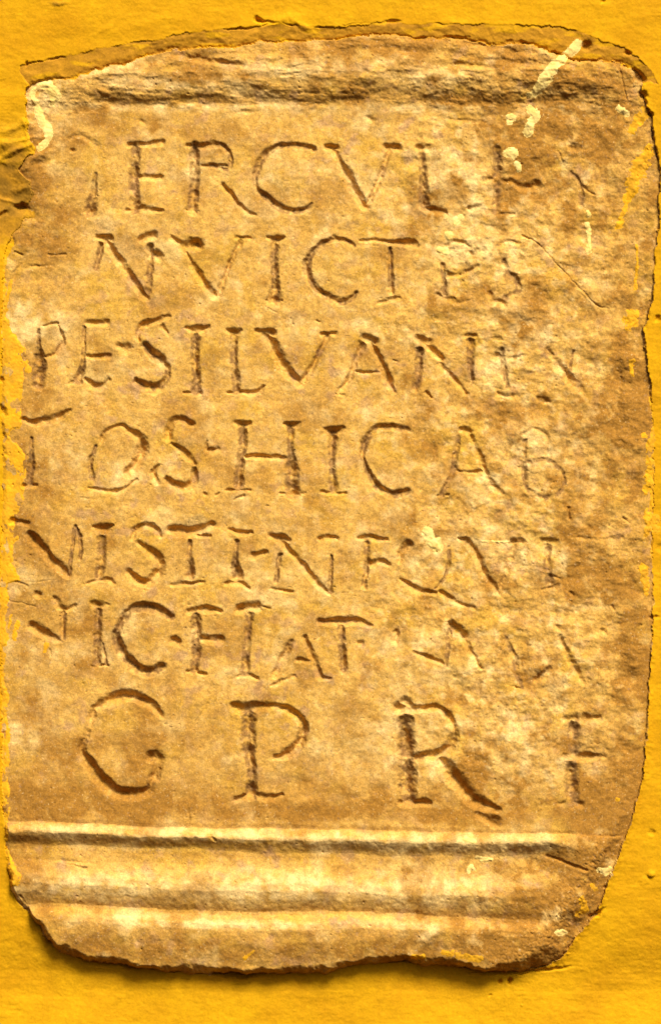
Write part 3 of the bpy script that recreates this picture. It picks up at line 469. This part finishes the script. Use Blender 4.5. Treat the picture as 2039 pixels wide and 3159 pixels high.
# ------------------------------------------------------------------ materials
def nodes(name):
    m = bpy.data.materials.new(name); m.use_nodes = True; n = m.node_tree; b = n.nodes["Principled BSDF"]; return m, n, b
def N(n, typ, **kw):
    o = n.nodes.new(typ)
    for k, v in kw.items(): setattr(o, k, v)
    return o
def mixc(n, fac, a, b, mode='MIX'):
    o = N(n, "ShaderNodeMix", data_type='RGBA', blend_type=mode)
    for s, v in ((0, fac), (6, a), (7, b)):
        if isinstance(v, bpy.types.NodeSocket): n.links.new(v, o.inputs[s])
        elif s == 0: o.inputs[0].default_value = v
        else: o.inputs[s].default_value = (*v, 1)
    return o.outputs[2]
def attr(n, name):
    a = N(n, "ShaderNodeAttribute", attribute_type='GEOMETRY', attribute_name=name); return a.outputs['Fac']
def noise(n, co, scale, det=3, rough=.6, ramp=None):
    o = N(n, "ShaderNodeTexNoise"); o.inputs['Scale'].default_value = scale; o.inputs['Detail'].default_value = det; o.inputs['Roughness'].default_value = rough
    n.links.new(co, o.inputs['Vector'])
    if ramp:
        r = N(n, "ShaderNodeMapRange"); r.inputs[1].default_value, r.inputs[2].default_value, r.inputs[3].default_value, r.inputs[4].default_value = ramp
        n.links.new(o.outputs[0], r.inputs[0]); return r.outputs[0]
    return o.outputs[0]
def grain(n, co, col, amt):
    # fine mineral speckle: light and dark grains of the material itself
    g1 = noise(n, co, 620, 2, .7, (.3, .7, 1-amt, 1+amt)); g2 = noise(n, co, 170, 3, .6, (.3, .7, 1-amt*.8, 1+amt*.8))
    mu = N(n, "ShaderNodeMath", operation='MULTIPLY'); n.links.new(g1, mu.inputs[0]); n.links.new(g2, mu.inputs[1])
    vv = N(n, "ShaderNodeVectorMath", operation='SCALE'); n.links.new(col, vv.inputs[0]); n.links.new(mu.outputs[0], vv.inputs['Scale'])
    return vv.outputs[0]
def bump(n, co, b, scale, dist, strength=1.0):
    h = noise(n, co, scale, 4, .65); bu = N(n, "ShaderNodeBump"); bu.inputs['Distance'].default_value = dist; bu.inputs['Strength'].default_value = strength
    n.links.new(h, bu.inputs['Height']); n.links.new(bu.outputs[0], b.inputs['Normal'])
def stone_mat():
    m, n, b = nodes("weathered_marble"); co = N(n, "ShaderNodeTexCoord").outputs['Object']
    c = mixc(n, noise(n, co, 45, 5, .65, (.35, .65, 0, 1)), (.62, .350, .072), (.51, .270, .046))
    c = mixc(n, attr(n, 'glaze'), c, (.52, .28, .032))
    c = mixc(n, attr(n, 'violet'), c, (.42, .228, .092))
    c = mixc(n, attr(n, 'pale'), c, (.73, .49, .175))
    c = mixc(n, attr(n, 'patina'), c, (.33, .150, .018))
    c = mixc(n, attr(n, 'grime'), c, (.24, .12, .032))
    fl = noise(n, co, 260, 4, .7, (.60, .70, 0, .6)); c = mixc(n, fl, c, (.33, .19, .10))
    fl2 = noise(n, co, 330, 3, .7, (.62, .72, 0, .55)); c = mixc(n, fl2, c, (.80, .56, .25))
    c = grain(n, co, c, .24); n.links.new(c, b.inputs['Base Color'])
    b.inputs['Roughness'].default_value = .88; b.inputs['Specular IOR Level'].default_value = .2
    bump(n, co, b, 420, .0006, .55); return m
def paint_mat(name, a, b_, dirt=True, g=.10, sc=14, wash=False):
    m, n, b = nodes(name); co = N(n, "ShaderNodeTexCoord").outputs['Object']
    c = mixc(n, noise(n, co, sc, 5, .6, (.35, .65, 0, 1)), a, b_)
    if wash: c = mixc(n, attr(n, 'wash'), c, (.60, .305, .004))
    if dirt: c = mixc(n, attr(n, 'dirt'), c, (.26, .125, .010))
    c = grain(n, co, c, g); n.links.new(c, b.inputs['Base Color'])
    b.inputs['Roughness'].default_value = .8; b.inputs['Specular IOR Level'].default_value = .1
    bump(n, co, b, 380, .0005, .4); return m
M_ST = stone_mat()
M_WALL = paint_mat("yellow_limewash", (.62, .316, .003), (.54, .252, .0025))
M_MORT = paint_mat("ochre_mortar", (.46, .212, .010), (.38, .172, .012), g=.14, sc=30, wash=True)
M_DRIP = paint_mat("cream_paint", (.82, .60, .20), (.72, .48, .12), dirt=False, g=.06, sc=60)
M_LAP = paint_mat("yellow_paint_lap", (.74, .36, .010), (.58, .28, .016), dirt=False, g=.12, sc=60)

# ------------------------------------------------------------------ build the parts out of the one survey, sharing their borders
co3 = np.empty((NY*NX, 3), np.float32)
co3[:, 0] = wx(X).ravel(); co3[:, 1] = (-H*PX).ravel(); co3[:, 2] = wz(Y).ravel()
gy_, gx_ = np.gradient(H, ys.astype(np.float32), xs.astype(np.float32))
nor = np.stack([-gx_.ravel(), -np.ones(NX*NY, np.float32), gy_.ravel()], 1); nor /= np.linalg.norm(nor, axis=1, keepdims=True)
idx = np.arange(NY*NX, dtype=np.int32).reshape(NY, NX)
Q = np.stack([idx[:-1, :-1], idx[1:, :-1], idx[1:, 1:], idx[:-1, 1:]], -1).reshape(-1, 4)      # faces look along -Y, to the street
RF = REG.ravel()
order = np.argsort(RF, kind='stable'); RS = RF[order]
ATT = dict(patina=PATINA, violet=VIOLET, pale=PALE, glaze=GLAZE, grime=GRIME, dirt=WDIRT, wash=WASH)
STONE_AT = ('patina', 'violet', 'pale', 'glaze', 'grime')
def make(name, codes, mat, parent, ats):
    qs = [Q[order[np.searchsorted(RS, c):np.searchsorted(RS, c, 'right')]] for c in codes]; q = np.concatenate(qs)
    if len(q) < 4: return None
    u, inv = np.unique(q.ravel(), return_inverse=True); me = bpy.data.meshes.new(name)
    me.vertices.add(len(u)); me.vertices.foreach_set('co', co3[u].ravel())
    nq = len(q); me.loops.add(nq*4); me.loops.foreach_set('vertex_index', inv.astype(np.int32).ravel())
    me.polygons.add(nq); me.polygons.foreach_set('loop_start', np.arange(0, nq*4, 4, dtype=np.int32)); me.polygons.foreach_set('loop_total', np.full(nq, 4, np.int32))
    me.update(calc_edges=True); me.polygons.foreach_set('use_smooth', np.ones(nq, bool))
    for a in ats:
        at = me.attributes.new(a, 'FLOAT', 'POINT'); at.data.foreach_set('value', ATT[a].ravel()[u].astype(np.float32))
    me.materials.append(mat)
    if nq < 60000: me.normals_split_custom_set_from_vertices(nor[u])
    o = bpy.data.objects.new(name, me); scene.collection.objects.link(o)
    if parent is not None: o.parent = parent; o.location = -parent.location
    return o
def empty(name, loc, label, cat):
    o = bpy.data.objects.new(name, None); o.empty_display_size = .1; o.location = loc; scene.collection.objects.link(o)
    o['label'] = label; o['category'] = cat; return o

wall = empty("plaster_wall", (0, 0, wz(H0+2300)), "rough yellow limewashed plaster wall around the inscribed stone", "wall")
slab = empty("inscribed_stone", (0, 0, wz(3000)), "weathered tan stone slab with Latin letters carved in seven lines, set in the yellow wall", "stone tablet")
make("plaster_coat", [0], M_WALL, wall, ('dirt',))
o = make("mortar_band", [1], M_MORT, wall, ('dirt', 'wash')); 
if o: o['label'] = "brownish ochre mortar around the top of the stone"
o = None
for c in LAPS:
    o = make("paint_lap", [c], M_LAP, slab, ()); o['label'] = "yellow wall paint lapping over the edge of the stone"
o = make("paint_flecks", [7], M_LAP, slab, ())
if o: o['kind'] = 'stuff'
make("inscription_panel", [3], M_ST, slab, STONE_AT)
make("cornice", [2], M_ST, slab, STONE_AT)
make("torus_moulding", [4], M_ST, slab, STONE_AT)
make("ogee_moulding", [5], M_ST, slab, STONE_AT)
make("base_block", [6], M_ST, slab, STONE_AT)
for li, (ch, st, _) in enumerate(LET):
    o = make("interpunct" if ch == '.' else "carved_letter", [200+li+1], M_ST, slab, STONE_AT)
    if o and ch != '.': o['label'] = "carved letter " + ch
for i in range(len(DRIPS)): make("paint_drip", [401+i], M_DRIP, slab, ())
for i in range(len(SMEARS)): make("paint_smear", [501+i], M_LAP, slab, ())

# bodies behind the worked faces: the block of the stone and the masonry of the wall
def prism(name, pts, y0, y1, mat, parent):
    n_ = len(pts); v = [(wx(x), y0, wz(y)) for x, y in pts] + [(wx(x), y1, wz(y)) for x, y in pts]
    f = [tuple(range(n_)), tuple(range(2*n_-1, n_-1, -1))] + [(i, i+n_, (i+1) % n_+n_, (i+1) % n_) for i in range(n_)]
    me = bpy.data.meshes.new(name); me.from_pydata(v, [], f); me.materials.append(mat); me.update()
    o = bpy.data.objects.new(name, me); scene.collection.objects.link(o); o.parent = parent; o.location = -parent.location; return o
prism("stone_body", TOPIN[::3] + RIGHT[::3] + BOTTOM[::3] + LEFT[::4], .022, .12, M_ST, slab)
prism("masonry", [(xs[0], ys[0]), (xs[-1], ys[0]), (xs[-1], ys[-1]), (xs[0], ys[-1])], .125, .42, M_WALL, wall)
print('done', NX*NY)
